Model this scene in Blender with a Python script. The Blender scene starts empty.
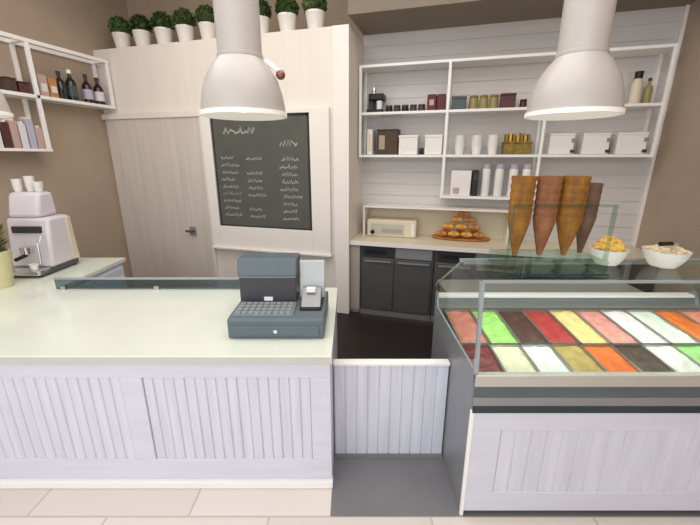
import bpy, math, random
from mathutils import Vector, Matrix, noise
random.seed(7)
C = bpy.context.scene.collection
TH = math.radians(16.0)          # the serving counters stand turned 16 degrees to the room
cT, sT = math.cos(TH), math.sin(TH)

# ------------------------------------------------------------------ materials
def lin(c):
    return tuple(((v/255.0)/12.92 if v/255.0 <= 0.04045 else ((v/255.0+0.055)/1.055)**2.4) for v in c) + (1.0,)

def mat(name, c, rough=0.6, metal=0.0, var=0.08, scale=(6, 6, 6), spec=0.4, bump=0.0, c2=None, emit=0.0):
    m = bpy.data.materials.new(name); m.use_nodes = True
    nt = m.node_tree; b = nt.nodes['Principled BSDF']
    b.inputs['Roughness'].default_value = rough
    b.inputs['Metallic'].default_value = metal
    b.inputs['Specular IOR Level'].default_value = spec
    col = lin(c)
    if c2: lo = lin(c2)
    else: lo = tuple(v*(1-var) for v in col[:3]) + (1,)
    tc = nt.nodes.new('ShaderNodeTexCoord'); mp = nt.nodes.new('ShaderNodeMapping')
    mp.inputs['Scale'].default_value = scale
    nz = nt.nodes.new('ShaderNodeTexNoise'); nz.inputs['Scale'].default_value = 1.0; nz.inputs['Detail'].default_value = 4
    rp = nt.nodes.new('ShaderNodeValToRGB')
    rp.color_ramp.elements[0].position = 0.3; rp.color_ramp.elements[1].position = 0.7
    rp.color_ramp.elements[0].color = lo; rp.color_ramp.elements[1].color = col
    L = nt.links.new
    L(tc.outputs['Object'], mp.inputs['Vector']); L(mp.outputs['Vector'], nz.inputs['Vector'])
    L(nz.outputs['Fac'], rp.inputs['Fac']); L(rp.outputs['Color'], b.inputs['Base Color'])
    if bump:
        bp = nt.nodes.new('ShaderNodeBump'); bp.inputs['Strength'].default_value = bump; bp.inputs['Distance'].default_value = 0.01
        L(nz.outputs['Fac'], bp.inputs['Height']); L(bp.outputs['Normal'], b.inputs['Normal'])
    if emit:
        L(rp.outputs['Color'], b.inputs['Emission Color']); b.inputs['Emission Strength'].default_value = emit
    return m

def glass(name, tint=(225, 240, 236), refl=0.10, rough=0.02):
    m = bpy.data.materials.new(name); m.use_nodes = True
    nt = m.node_tree; nt.nodes.remove(nt.nodes['Principled BSDF'])
    out = nt.nodes['Material Output']
    tr = nt.nodes.new('ShaderNodeBsdfTransparent'); tr.inputs['Color'].default_value = lin(tint)
    gl = nt.nodes.new('ShaderNodeBsdfGlossy'); gl.inputs['Roughness'].default_value = rough
    fr = nt.nodes.new('ShaderNodeLayerWeight'); fr.inputs['Blend'].default_value = refl
    mx = nt.nodes.new('ShaderNodeMixShader'); pw = nt.nodes.new('ShaderNodeMath'); pw.operation = 'POWER'; pw.inputs[1].default_value = 4.0
    sc_ = nt.nodes.new('ShaderNodeMath'); sc_.operation = 'MULTIPLY_ADD'; sc_.inputs[1].default_value = 0.35; sc_.inputs[2].default_value = refl*0.2
    fr.inputs['Blend'].default_value = 0.5
    nt.links.new(fr.outputs['Facing'], pw.inputs[0]); nt.links.new(pw.outputs[0], sc_.inputs[0]); nt.links.new(sc_.outputs[0], mx.inputs['Fac'])
    nt.links.new(tr.outputs[0], mx.inputs[1]); nt.links.new(gl.outputs[0], mx.inputs[2])
    nt.links.new(mx.outputs[0], out.inputs['Surface'])
    return m

M = dict(
    brown=mat('taupe_plaster', (184, 165, 146), 0.9, var=0.10, scale=(2, 2, 2)),
    ceil=mat('taupe_ceiling', (186, 168, 148), 0.9, var=0.08, scale=(1.5, 1.5, 1.5)),
    soffit=mat('soffit_shaded', (142, 130, 116), 0.9, var=0.06),  # darker taupe: shade of the alcove ceiling put into the colour
    plank=mat('white_planks', (216, 212, 210), 0.65, var=0.07, scale=(1.5, 8, 30)),
    part=mat('partition_white', (238, 229, 219), 0.7, var=0.05, scale=(12, 12, 1.0)),
    door=mat('door_washed_wood', (216, 206, 196), 0.6, scale=(22, 22, 1.1), var=0.13),
    frame=mat('frame_white', (244, 237, 230), 0.55, var=0.03),
    bead=mat('whitewashed_wood', (222, 224, 236), 0.5, scale=(24, 24, 1.6), var=0.13),
    rail=mat('whitewashed_rail', (218, 220, 232), 0.5, scale=(1.8, 20, 20), var=0.07),
    white=mat('white_lacquer', (248, 246, 244), 0.35, var=0.02),
    edge=mat('slab_edge', (203, 203, 196), 0.4, var=0.04),
    slab=mat('cream_stone', (227, 233, 221), 0.13, var=0.03, scale=(3, 3, 3), spec=0.5),
    slate=mat('slate_floor', (126, 125, 128), 0.45, var=0.15, scale=(3, 3, 3)),
    dark=mat('dark_floor', (40, 33, 30), 0.55, var=0.25, scale=(5, 5, 5)),
    blackb=mat('charcoal_unit', (88, 86, 84), 0.35, var=0.12, scale=(4, 4, 4)),
    blackp=mat('black_plastic', (28, 27, 28), 0.4, var=0.1),
    panel=mat('dark_control_panel', (58, 58, 60), 0.3),
    steel=mat('brushed_steel', (190, 190, 186), 0.3, metal=0.75, var=0.08, scale=(2, 40, 40)),
    steelw=mat('steel_strip', (202, 199, 190), 0.35, metal=0.3, var=0.06),
    graym=mat('gray_metal', (150, 152, 156), 0.4, metal=0.3, var=0.08),
    bluegray=mat('blue_gray_fascia', (92, 102, 110), 0.2, var=0.2, scale=(2, 2, 9), spec=0.6),
    teal=mat('dark_teal_strip', (48, 60, 66), 0.25, var=0.1),
    lamp=mat('lamp_enamel', (190, 184, 180), 0.35, var=0.02, spec=0.5),
    lamprim=mat('lamp_rim_glow', (252, 249, 243), 0.35, var=0.01, emit=0.1),  # faint emission paints the lit look of the lamp's underside edge
    copper=mat('copper', (150, 105, 90), 0.35, metal=0.6),
    bulb=mat('bulb_glow', (255, 244, 226), 0.3, var=0.0, emit=1.6),
    slateb=mat('chalk_slate', (96, 96, 90), 0.85, var=0.14, scale=(5, 5, 5)),
    slate_edge=mat('chalk_slate_edge', (52, 54, 48), 0.7),
    chalk=mat('chalk', (176, 176, 170), 0.95, var=0.15, scale=(60, 60, 60)),
    chalkp=mat('pink_chalk', (164, 146, 142), 0.95),
    pot=mat('pot_white', (238, 234, 226), 0.4, var=0.02),
    leaf=mat('box_leaf', (90, 114, 58), 0.6, c2=(44, 62, 28), scale=(25, 25, 25)),
    leafd=mat('herb_leaf', (146, 148, 84), 0.6, c2=(96, 102, 50), scale=(25, 25, 25)),
    soil=mat('soil', (60, 45, 35), 0.9),
    reg=mat('register_slate', (98, 112, 120), 0.4, var=0.08),
    regt=mat('register_top', (126, 138, 144), 0.35, var=0.08, scale=(20, 20, 20)),
    regd=mat('register_dark', (76, 76, 82), 0.35, var=0.1),
    key=mat('key_gray', (150, 158, 160), 0.5),
    paper=mat('paper_white', (250, 250, 248), 0.7, var=0.01),
    screen=mat('pale_screen', (198, 204, 206), 0.2, var=0.06),
    cream=mat('cream_enamel', (226, 215, 190), 0.4, var=0.04),
    creamg=mat('cream_gray_panel', (196, 194, 182), 0.4, var=0.08),
    crust=mat('crust', (212, 148, 82), 0.6, c2=(172, 108, 54), scale=(18, 18, 18)),
    crusty=mat('crust_yellow', (236, 186, 88), 0.55, c2=(206, 140, 60), scale=(18, 18, 18)),
    wafer=mat('wafer', (166, 114, 46), 0.6, c2=(120, 78, 28), scale=(30, 30, 12)),
    waferr=mat('wafer_reddish', (158, 108, 72), 0.6, c2=(126, 78, 48), scale=(30, 30, 12)),
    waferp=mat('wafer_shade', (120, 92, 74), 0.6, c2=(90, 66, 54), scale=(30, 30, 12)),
    acry=glass('clear_acrylic', (226, 240, 233), 0.2),
    glassc=glass('case_glass', (244, 250, 248), 0.12),
    glassb=glass('blue_tint_glass', (176, 190, 196), 0.25),
    gedge=mat('glass_edge', (158, 170, 173), 0.2, var=0.06, spec=0.6),
    wine=mat('dark_bottle', (26, 34, 32), 0.15, var=0.1, spec=0.6),
    wine2=mat('dark_red_bottle', (48, 20, 26), 0.15, var=0.1, spec=0.6),
    label=mat('pale_label', (226, 224, 226), 0.7),
    labelb=mat('lilac_label', (190, 186, 206), 0.7),
    pinkbox=mat('pink_box', (198, 168, 160), 0.6),
    redbox=mat('dark_red_box', (92, 34, 38), 0.5),
    brownbox=mat('brown_box', (84, 66, 50), 0.6, var=0.25, scale=(12, 12, 12)),
    tealtin=mat('teal_tin', (70, 82, 84), 0.35),
    olive=mat('olive_jar', (160, 148, 96), 0.3, var=0.15),
    maroon=mat('maroon_tin', (88, 50, 48), 0.4),
    tub=mat('white_tub', (240, 236, 232), 0.5, var=0.03),
    lid=mat('gray_lid', (176, 166, 156), 0.5),
    amber=mat('amber_basket', (160, 136, 60), 0.6, c2=(116, 92, 42), scale=(20, 20, 20)),
    lilac=mat('machine_lilac', (222, 217, 224), 0.35, var=0.05),
    chrome=mat('chrome', (215, 218, 222), 0.15, metal=0.9, var=0.03),
    yellowpot=mat('pale_yellow_pot', (222, 216, 168), 0.5),
    banana=mat('banana_yellow', (240, 206, 110), 0.6, c2=(222, 170, 80), scale=(40, 40, 40)),
    creamy=mat('pale_topping', (238, 226, 196), 0.7, c2=(214, 190, 150), scale=(40, 40, 40)),
)
def pale_floor():
    m = mat('pale_floor_tiles', (226, 214, 202), 0.35, var=0.1, scale=(1.4, 5, 1))
    nt = m.node_tree; b = nt.nodes['Principled BSDF']
    br = nt.nodes.new('ShaderNodeTexBrick'); br.inputs['Scale'].default_value = 1.0
    br.inputs['Color1'].default_value = lin((230, 221, 214)); br.inputs['Color2'].default_value = lin((216, 208, 200))
    br.inputs['Mortar'].default_value = lin((196, 188, 180)); br.inputs['Mortar Size'].default_value = 0.006
    br.inputs['Brick Width'].default_value = 0.9; br.inputs['Row Height'].default_value = 0.22
    tc = nt.nodes.new('ShaderNodeTexCoord')
    mp = nt.nodes.new('ShaderNodeMapping'); mp.inputs['Rotation'].default_value = (0, 0, -TH)
    nt.links.new(tc.outputs['Object'], mp.inputs['Vector']); nt.links.new(mp.outputs['Vector'], br.inputs['Vector']); nt.links.new(br.outputs['Color'], b.inputs['Base Color'])
    return m
M['floor'] = pale_floor()

# ------------------------------------------------------------------ mesh builder
class MB:
    def __init__(s): s.v = []; s.f = []; s.mi = []; s.cur = 0
    def add(s, vs, fs):
        n = len(s.v); s.v += [tuple(p) for p in vs]
        for f in fs: s.f.append(tuple(i+n for i in f)); s.mi.append(s.cur)
        return s
    def box(s, x0, x1, y0, y1, z0, z1):
        return s.add([(x0,y0,z0),(x1,y0,z0),(x1,y1,z0),(x0,y1,z0),(x0,y0,z1),(x1,y0,z1),(x1,y1,z1),(x0,y1,z1)],
              [(0,3,2,1),(4,5,6,7),(0,1,5,4),(1,2,6,5),(2,3,7,6),(3,0,4,7)])
    def prism(s, pts, x0, x1):            # pts (y, z) counter-clockwise seen from +x, extruded along x
        n = len(pts)
        return s.add([(x0,)+tuple(p) for p in pts]+[(x1,)+tuple(p) for p in pts],
              [tuple(range(n))[::-1], tuple(range(n, 2*n))]+[(i,(i+1)%n,n+(i+1)%n,n+i) for i in range(n)])
    def poly(s, pts, z0, z1):             # pts (x, y) extruded along z
        n = len(pts)
        return s.add([tuple(p)+(z0,) for p in pts]+[tuple(p)+(z1,) for p in pts],
              [tuple(range(n))[::-1], tuple(range(n, 2*n))]+[(i,(i+1)%n,n+(i+1)%n,n+i) for i in range(n)])
    def lathe(s, prof, cx=0, cy=0, seg=28, cap=True, sx=1, sy=1):   # prof (r, z)
        vs = []; fs = []
        for r, z in prof:
            for k in range(seg):
                a = 2*math.pi*k/seg; vs.append((cx+sx*r*math.cos(a), cy+sy*r*math.sin(a), z))
        for j in range(len(prof)-1):
            for k in range(seg):
                k2 = (k+1) % seg
                fs.append((j*seg+k, j*seg+k2, (j+1)*seg+k2, (j+1)*seg+k))
        if cap:
            fs.append(tuple(range(seg))[::-1]); m = (len(prof)-1)*seg; fs.append(tuple(range(m, m+seg)))
        return s.add(vs, fs)
    def tube(s, pts, r, seg=8, radii=None):
        pts = [Vector(p) for p in pts]; vs = []; fs = []
        for i, p in enumerate(pts):
            d = (pts[min(i+1, len(pts)-1)]-pts[max(i-1, 0)]).normalized()
            up = Vector((0,0,1)) if abs(d.z) < 0.9 else Vector((1,0,0))
            a = d.cross(up).normalized(); b = a.cross(d).normalized()
            rr = radii[i] if radii else r
            for k in range(seg):
                t = 2*math.pi*k/seg; vs.append(p+a*rr*math.cos(t)+b*rr*math.sin(t))
        for i in range(len(pts)-1):
            for k in range(seg):
                k2 = (k+1) % seg; fs.append((i*seg+k, i*seg+k2, (i+1)*seg+k2, (i+1)*seg+k))
        fs.append(tuple(range(seg))[::-1]); m = (len(pts)-1)*seg; fs.append(tuple(range(m, m+seg)))
        return s.add(vs, fs)
    def ball(s, c, r, seg=12, rings=8, sq=(1,1,1)):
        prof = []
        vs = []; fs = []
        for j in range(rings+1):
            ph = math.pi*j/rings
            for k in range(seg):
                a = 2*math.pi*k/seg
                vs.append((c[0]+sq[0]*r*math.sin(ph)*math.cos(a), c[1]+sq[1]*r*math.sin(ph)*math.sin(a), c[2]-sq[2]*r*math.cos(ph)))
        for j in range(rings):
            for k in range(seg):
                k2 = (k+1) % seg; fs.append((j*seg+k, j*seg+k2, (j+1)*seg+k2, (j+1)*seg+k))
        return s.add(vs, fs)
    def mesh(s, name, mats, base=(0,0,0), smooth=True):
        me = bpy.data.meshes.new(name)
        me.from_pydata([(x-base[0], y-base[1], z-base[2]) for x, y, z in s.v], [], s.f)
        for m in (mats if isinstance(mats, (list, tuple)) else [mats]): me.materials.append(m)
        for p, i in zip(me.polygons, s.mi): p.material_index = i
        me.validate(); me.update()
        if smooth:
            me.shade_smooth(); me.set_sharp_from_angle(angle=math.radians(38))
        return me

def F2R(p): return Vector((p[0]*cT-p[1]*sT, p[0]*sT+p[1]*cT, p[2]))

def tag(o, label, cat, group=None, kind=None):
    if label: o['label'] = label
    if cat: o['category'] = cat
    if group: o['group'] = group
    if kind: o['kind'] = kind
    return o

class Thing:                              # an Empty at the thing's base, parts given in its frame's absolute coordinates
    def __init__(s, name, label, cat, base, frame='R', group=None):
        s.base = base; o = bpy.data.objects.new(name, None); C.objects.link(o); s.o = o
        o.empty_display_size = 0.1
        if frame == 'F': o.location = F2R(base); o.rotation_euler = (0, 0, TH)
        else: o.location = base
        tag(o, label, cat, group)
    def part(s, name, mb, m, parent=None, bevel=0.0, smooth=True, label=None, kind=None):
        o = bpy.data.objects.new(name, mb.mesh(name, m, s.base, smooth)); C.objects.link(o)
        o.parent = parent or s.o
        if bevel: bv(o, bevel)
        if label: o['label'] = label
        if kind: o['kind'] = kind
        return o
def bv(o, w):
    b = o.modifiers.new('bevel', 'BEVEL'); b.width = w; b.segments = 2; b.limit_method = 'ANGLE'; b.angle_limit = math.radians(40)
def solo(name, label, cat, mb, m, base, frame='R', group=None, bevel=0.0, kind=None):
    o = bpy.data.objects.new(name, mb.mesh(name, m, base)); C.objects.link(o)
    if frame == 'F': o.location = F2R(base); o.rotation_euler = (0, 0, TH)
    else: o.location = base
    if bevel: bv(o, bevel)
    return tag(o, label, cat, group, kind)
def struct(name, mb, m, base=(0,0,0), frame='R', bevel=0.0):
    o = solo(name, None, None, mb, m, base, frame, bevel=bevel, kind='structure'); return o
def dup(root, loc, rot=None, label=None):
    r = root.copy(); C.objects.link(r); r.location = loc
    if rot: r.rotation_euler = rot
    if label: r['label'] = label
    for ch in list(root.children):
        c = ch.copy(); C.objects.link(c); c.parent = r
        for g in list(ch.children):
            d = g.copy(); C.objects.link(d); d.parent = c
    return r

# ------------------------------------------------------------------ the room
WL, WR, VB, VP, ZC = -4.6, 2.015, 4.76, 4.10, 4.2
AL = -1.195
mb = MB()                                  # floor: pale shop tiles, slate in the gap, dark on the staff side
def fq(x0, x1, y0, y1, i):
    mb.cur = i; a = [F2R((x, y, 0)) for x, y in ((x0,y0),(x1,y0),(x1,y1),(x0,y1))]; mb.add(a, [(0,1,2,3)])
fq(-6, 4, -3.5, 1.54, 0); fq(-6, -0.11, 1.54, 2.02, 0); fq(-0.11, 4, 1.54, 2.02, 1); fq(-6, 4, 2.02, 6.8, 2)
fl = struct('floor', mb, [M['floor'], M['slate'], M['dark']])
struct('wall_left', MB().box(WL-0.1, WL, -2.5, VB, 0, ZC), M['brown'])
struct('wall_right', MB().box(WR, WR+0.1, -2.5, VB, 0, ZC), M['brown'])
struct('wall_rear', MB().box(WL, AL-0.001, VB, VB+0.1, 0, ZC), M['brown'])
mb = MB()                                  # white horizontal planking of the alcove
z = 0.0
while z < 3.32:
    h = min(0.145, 3.32-z); mb.box(AL, WR, VB, VB+0.1, z, z+h-0.008) if h > 0.02 else None
    z += 0.145
mb.box(AL, WR, VB+0.008, VB+0.1, 0, 3.32)
struct('wall_back', mb, M['plank'])
struct('wall_middle', MB().box(WL, AL, VP, VB, 0, 3.235), M['part'])     # partition carrying door and board
struct('trim_1', MB().box(AL-0.17, AL+0.012, VP-0.02, VP, 0, 3.235), M['frame'], bevel=0.004)
struct('trim_2', MB().box(WR-0.035, WR, VB-0.03, VB, 0.95, 3.32), M['frame'], bevel=0.004)
struct('ceiling', MB().box(WL-0.1, WR+0.1, -0.6, VB+0.1, ZC, ZC+0.1), M['ceil'])
struct('ceiling_alcove', MB().box(AL, WR, VP-0.01, VB+0.1, 3.32, ZC), M['soffit'])

d = bpy.data.objects.new('door_1', MB().box(-4.56, -3.1, VP-0.03, VP, 0.01, 2.40).mesh('door_1', M['door'])); C.objects.link(d)
d['kind'] = 'structure'; bv(d, 0.004)
hm = MB().box(-3.43, -3.33, VP-0.045, VP-0.03, 0.90, 1.02)
h = bpy.data.objects.new('handle_plate', hm.mesh('handle_plate', M['graym'])); C.objects.link(h); h.parent = d; bv(h, 0.004)
hm = MB().tube([(-3.36, VP-0.04, 0.965), (-3.36, VP-0.09, 0.965), (-3.45, VP-0.095, 0.965)], 0.016)
h = bpy.data.objects.new('door_handle', hm.mesh('door_handle', M['blackb'])); C.objects.link(h); h.parent = d
tr = MB(); tr.box(-4.6, -3.06, VP-0.05, VP, 2.40, 2.47)
tr.box(-3.1, -3.065, VP-0.04, VP, 0, 2.40)
struct('trim_3', tr, M['part'], bevel=0.004)

# ------------------------------------------------------------------ front counter (left)
X1, D0, D1, ZT = -0.108, 1.735, 2.76, 0.90
def beadboard(x0, x1, y, z0, z1, n):
    m = MB(); w = (x1-x0)/n
    for i in range(n):
        g = 0.006
        m.poly([(x0+i*w+g, y), (x0+(i+1)*w-g, y), (x0+(i+1)*w, y+0.009), (x0+i*w, y+0.009)], z0, z1)
    m.box(x0, x1, y+0.009, y+0.022, z0, z1)
    return m
t = Thing('serving_counter', 'long whitewashed beadboard serving counter at front left under the cream top', 'counter', (-1.6, 2.2, 0), 'F')
t.part('carcass', MB().box(-3.3, X1-0.03, D0+0.03, D1, 0.09, ZT-0.045), M['rail'])
for a, b in ((-3.0, -1.27), (-1.15, -0.22)):
    t.part('beadboard_panel', beadboard(a, b, D0+0.008, 0.20, 0.755, int((b-a)/0.058)), M['bead'], smooth=False)
mb = MB()
mb.box(-3.3, X1, D0, D0+0.03, 0.755, ZT-0.045)
mb.box(-3.3, X1, D0, D0+0.03, 0.052, 0.20)
for a, b in ((-3.3, -3.0), (-1.27, -1.15), (-0.22, X1)): mb.box(a, b, D0, D0+0.03, 0.20, 0.755)
t.part('face_frame', mb, M['rail'], bevel=0.003)
t.part('end_panel', MB().box(X1-0.03, X1, D0+0.03, D1, 0.0, ZT-0.045), M['rail'])
t.part('baseboard', MB().box(-3.3, X1+0.005, D0-0.022, D0+0.03, 0.002, 0.052), M['white'], bevel=0.004, label='bright white baseboard strip')
t.part('plinth', MB().box(-3.3, X1-0.03, D0+0.035, D1, 0.0, 0.085), M['graym'])
t = Thing('side_cabinet', 'pale base cabinet under the left arm of the counter, along the brown wall', 'cabinet', (-2.9, 3.2, 0), 'F')
t.part('carcass', MB().box(-3.2, -2.40, D1+0.02, 3.66, 0.08, ZT-0.045), M['rail'])
t.part('plinth', MB().box(-3.2, -2.44, D1+0.02, 3.64, 0.0, 0.08), M['graym'])
for a, b in ((D1+0.04, 3.2), (3.22, 3.64)):
    dd = t.part('door', MB().box(-2.40, -2.382, a, b, 0.12, 0.82), M['rail'], bevel=0.003)
    t.part('door_knob', MB().ball((-2.37, b-0.06, 0.72), 0.016), M['chrome'], parent=dd)
t = Thing('countertop', 'cream polished stone countertop of the long left serving counter, turning along the wall', 'countertop', (-1.6, 2.2, ZT-0.045), 'F')
L_ = [(-3.3, D0-0.02), (X1+0.01, D0-0.02), (X1+0.01, D1+0.02), (-2.38, D1+0.02), (-2.38, 3.70), (-3.24, 3.70), (-3.3, 2.9)]
t.part('slab', MB().poly(L_, ZT-0.04, ZT), M['slab'], bevel=0.004)
t.part('edge_strip', MB().box(-3.3, X1+0.012, D0-0.026, D0-0.02, ZT-0.045, ZT-0.004), M['edge'], label='grey front edge strip')
t = Thing('glass_screen', 'low blue-grey glass screen with a pale rail along the back of the counter', 'glass screen', (-1.5, D1-0.02, ZT), 'F')
t.part('pane', MB().box(-2.36, -0.76, D1-0.026, D1-0.02, ZT+0.004, 0.985), M['glassb'])
t.part('rail', MB().box(-2.36, -0.76, D1-0.033, D1-0.013, 0.985, 1.0), M['gedge'], bevel=0.003)
for x in (-2.3, -1.55, -0.82):
    t.part('bracket', MB().box(x-0.02, x+0.02, D1-0.036, D1-0.012, ZT, ZT+0.03), M['steel'])

# ------------------------------------------------------------------ low gate between the counters
t = Thing('low_gate', 'low whitewashed gate panel closing the gap between both counters', 'gate', (0.29, 1.97, 0), 'F')
t.part('panel', beadboard(-0.10, 0.612, 1.957, 0.03, 0.695, 10), M['bead'], smooth=False)
t.part('backing', MB().box(-0.10, 0.612, 1.979, 1.99, 0.0, 0.695), M['rail'])
t.part('top_cap', MB().box(-0.103, 0.613, 1.945, 2.0, 0.695, 0.715), M['white'], bevel=0.004, label='bright white top cap')
t.part('bottom_rail', MB().box(-0.10, 0.612, 1.953, 1.957, 0.0, 0.03), M['graym'])

# ------------------------------------------------------------------ cash register
t = Thing('cash_register', 'slate-grey cash register on the right end of the cream counter', 'cash register', (-0.43, 2.1, ZT), 'F')
t.part('drawer_base', MB().prism([(1.905, ZT+0.006), (2.36, ZT+0.006), (2.36, 1.03), (1.93, 1.028), (1.905, 1.02)], -0.71, -0.15), M['reg'], bevel=0.008)
df = t.part('drawer', MB().box(-0.68, -0.18, 1.897, 1.91, 0.925, 0.985), M['reg'], bevel=0.004)
t.part('lock', MB().tube([(-0.43, 1.9, 0.955), (-0.43, 1.89, 0.955)], 0.012, 12), M['chrome'], parent=df)
for x in (-0.66, -0.2):
    for y in (1.95, 2.32): t.part('foot', MB().lathe([(0.018, ZT), (0.018, ZT+0.008)], x, y, 12), M['blackp'])
kb = t.part('keyboard', MB().prism([(1.945, 1.028), (2.13, 1.028), (2.13, 1.044), (1.945, 1.034)], -0.69, -0.335), M['regt'], bevel=0.003)
mb = MB()
for i in range(9):
    for j in range(4):
        x = -0.675+i*0.037; y = 1.957+j*0.042; zz = 1.034+0.010*(y-1.945)/0.185
        mb.box(x, x+0.027, y, y+0.03, zz-0.002, zz+0.008)
t.part('keys', mb, M['key'], parent=kb)
t.part('printer_housing', MB().box(-0.70, -0.34, 2.155, 2.35, 1.03, 1.195), M['regd'], bevel=0.006, label='dark lower housing')
t.part('display_head', MB().prism([(2.145, 1.205), (2.34, 1.205), (2.34, 1.31), (2.17, 1.315)], -0.705, -0.333), M['reg'], bevel=0.008)
t.part('head_seam', MB().box(-0.695, -0.34, 2.148, 2.34, 1.195, 1.206), M['regt'])
t.part('receipt', MB().box(-0.545, -0.49, 2.142, 2.152, 1.045, 1.068), M['paper'], label='white receipt end')
t = Thing('card_terminal', 'pale grey card terminal with upright screen on the cash register', 'card terminal', (-0.235, 2.15, 1.031), 'F')
t.part('stand', MB().prism([(2.02, 1.032), (2.25, 1.032), (2.25, 1.05), (2.02, 1.042)], -0.305, -0.175), M['blackp'], bevel=0.003)
t.part('keypad', MB().prism([(2.04, 1.043), (2.18, 1.05), (2.18, 1.13), (2.15, 1.13)], -0.30, -0.18), M['graym'], bevel=0.004)
t.part('paper_slip', MB().box(-0.27, -0.215, 2.105, 2.14, 1.115, 1.14), M['paper'])
t.part('screen', MB().prism([(2.185, 1.05), (2.215, 1.05), (2.235, 1.29), (2.21, 1.29)], -0.322, -0.162), M['screen'], bevel=0.006)

# ------------------------------------------------------------------ gelato display case
GX0, GX1, GD = 0.617, 2.46, 1.55
t = Thing('gelato_display_case', 'glass gelato display case with white beadboard front at right', 'display case', (1.5, 2.0, 0), 'F')
t.part('side_panel', MB().prism([(GD, 0), (2.44, 0), (2.44, 1.0), (2.40, 1.0), (2.36, 0.9), (GD, 0.9)], GX0, GX0+0.008), M['graym'], label='grey metal side panel')
t.part('side_panel', MB().prism([(GD, 0), (2.44, 0), (2.44, 1.0), (2.40, 1.0), (2.36, 0.9), (GD, 0.9)], GX1-0.025, GX1), M['graym'], label='grey metal side panel')
t.part('beadboard_panel', beadboard(0.78, 2.34, GD+0.006, 0.16, 0.565, 19), M['bead'], smooth=False)
mb = MB()
mb.box(GX0+0.002, GX1, GD, GD+0.024, 0.565, 0.68); mb.box(GX0+0.002, GX1, GD, GD+0.024, 0.03, 0.16)
mb.box(GX0+0.002, 0.78, GD, GD+0.024, 0.16, 0.565); mb.box(2.34, GX1, GD, GD+0.024, 0.16, 0.565)
t.part('face_frame', mb, M['rail'], bevel=0.003)
t.part('corner_trim', MB().box(GX0-0.006, GX0+0.014, GD-0.006, GD+0.012, 0, 0.69), M['white'], bevel=0.003, label='white corner strip')
t.part('plinth', MB().box(GX0+0.03, GX1-0.03, GD+0.026, 2.4, 0, 0.05), M['blackp'])
t.part('fascia_base', MB().box(GX0, GX1, GD-0.008, GD+0.02, 0.68, 0.718), M['teal'], label='dark lower fascia strip')
t.part('fascia_light', MB().box(GX0, GX1, GD-0.004, GD+0.02, 0.718, 0.768), M['graym'], label='light grey fascia strip')
t.part('fascia_glass', MB().box(GX0, GX1, GD-0.002, GD+0.02, 0.768, 0.83), M['bluegray'], label='blue-grey glossy fascia band')
t.part('fascia_rail', MB().box(GX0, GX1, GD-0.006, GD+0.03, 0.83, 0.895), M['steelw'], bevel=0.004, label='pale steel top rail')
sl = 0.10
def deck(y): return 0.855+sl*(y-1.6)
t.part('well', MB().prism([(GD+0.03, 0.705), (2.36, deck(2.36)-0.142), (2.36, deck(2.36)-0.132), (GD+0.03, 0.715)], GX0+0.009, GX1-0.025), M['steel'])
t.part('front_ledge', MB().box(GX0+0.009, GX1-0.025, GD+0.03, 1.583, 0.83, 0.85), M['steel'])
t.part('cover_plate', MB().prism([(1.60, deck(1.60)-0.01), (1.88, deck(1.88)-0.01), (1.88, deck(1.88)), (1.60, deck(1.60))], 2.045, GX1-0.010), M['steel'])
t.part('back_ledge', MB().box(GX0+0.009, GX1-0.025, 2.306, 2.44, 0.905, 0.925), M['steel'])
t.part('back_wall', MB().box(GX0+0.009, GX1-0.025, 2.405, 2.44, 0.925, 0.965), M['graym'])
t.part('back_sill', MB().box(GX0+0.009, GX1-0.025, 2.385, 2.45, 0.965, 0.985), M['white'], bevel=0.004, label='bright back sill')
# glass hood
t.part('front_glass', MB().prism([(1.553, 0.895), (1.561, 0.895), (1.606, 1.362), (1.598, 1.362)], GX0+0.01, GX1-0.01), M['glassc'])
t.part('top_glass', MB().box(GX0, GX1, 1.59, 1.96, 1.362, 1.37), M['glassc'])
side = [(1.565, 0.90), (2.36, 0.90), (2.40, 1.0), (2.46, 1.04), (1.92, 1.36), (1.61, 1.36)]
t.part('side_glass', MB().prism(side, GX0, GX0+0.008), M['glassc'])
t.part('side_glass', MB().prism(side, GX1-0.008, GX1), M['glassc'])
for x in (GX0+0.004, GX1-0.004):
    t.part('side_frame', MB().tube([(x, 2.36, 0.905), (x, 2.41, 1.0), (x, 2.46, 1.045), (x, 1.93, 1.366)], 0.006, 8), M['gedge'])
    t.part('bottom_frame', MB().tube([(x, 1.57, 0.903), (x, 2.37, 0.903)], 0.006, 8), M['gedge'])
    t.part('corner_post', MB().prism([(1.552, 0.895), (1.572, 0.895), (1.616, 1.36), (1.596, 1.36)], x-0.009, x+0.009), M['gedge'])
t.part('top_edge', MB().box(GX0, GX1, 1.582, 1.592, 1.36, 1.373), M['gedge'], label='pale front glass edge')
t.part('top_edge', MB().box(GX0, GX1, 1.957, 1.967, 1.36, 1.373), M['gedge'], label='pale back glass edge')
t.part('inner_shelf_rail', MB().box(GX0+0.02, GX1-0.02, 1.94, 1.955, 1.345, 1.36), M['steel'])

t = Thing('added_steel_worktop', 'added steel prep worktop lightening the staff side behind the gelato case', 'worktop', (1.5, 2.62, 0), 'F')  # added to lighten the dark view through the case glass
t.part('top', MB().box(0.72, 2.2, 2.47, 2.82, 0.93, 0.955), M['steel'], bevel=0.003)
t.part('body', MB().box(0.74, 2.18, 2.48, 2.80, 0.1, 0.93), M['graym'])
for x in (0.78, 2.14):
    for y in (2.50, 2.78): t.part('leg', MB().box(x-0.02, x+0.02, y-0.02, y+0.02, 0, 0.1), M['steel'])
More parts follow.
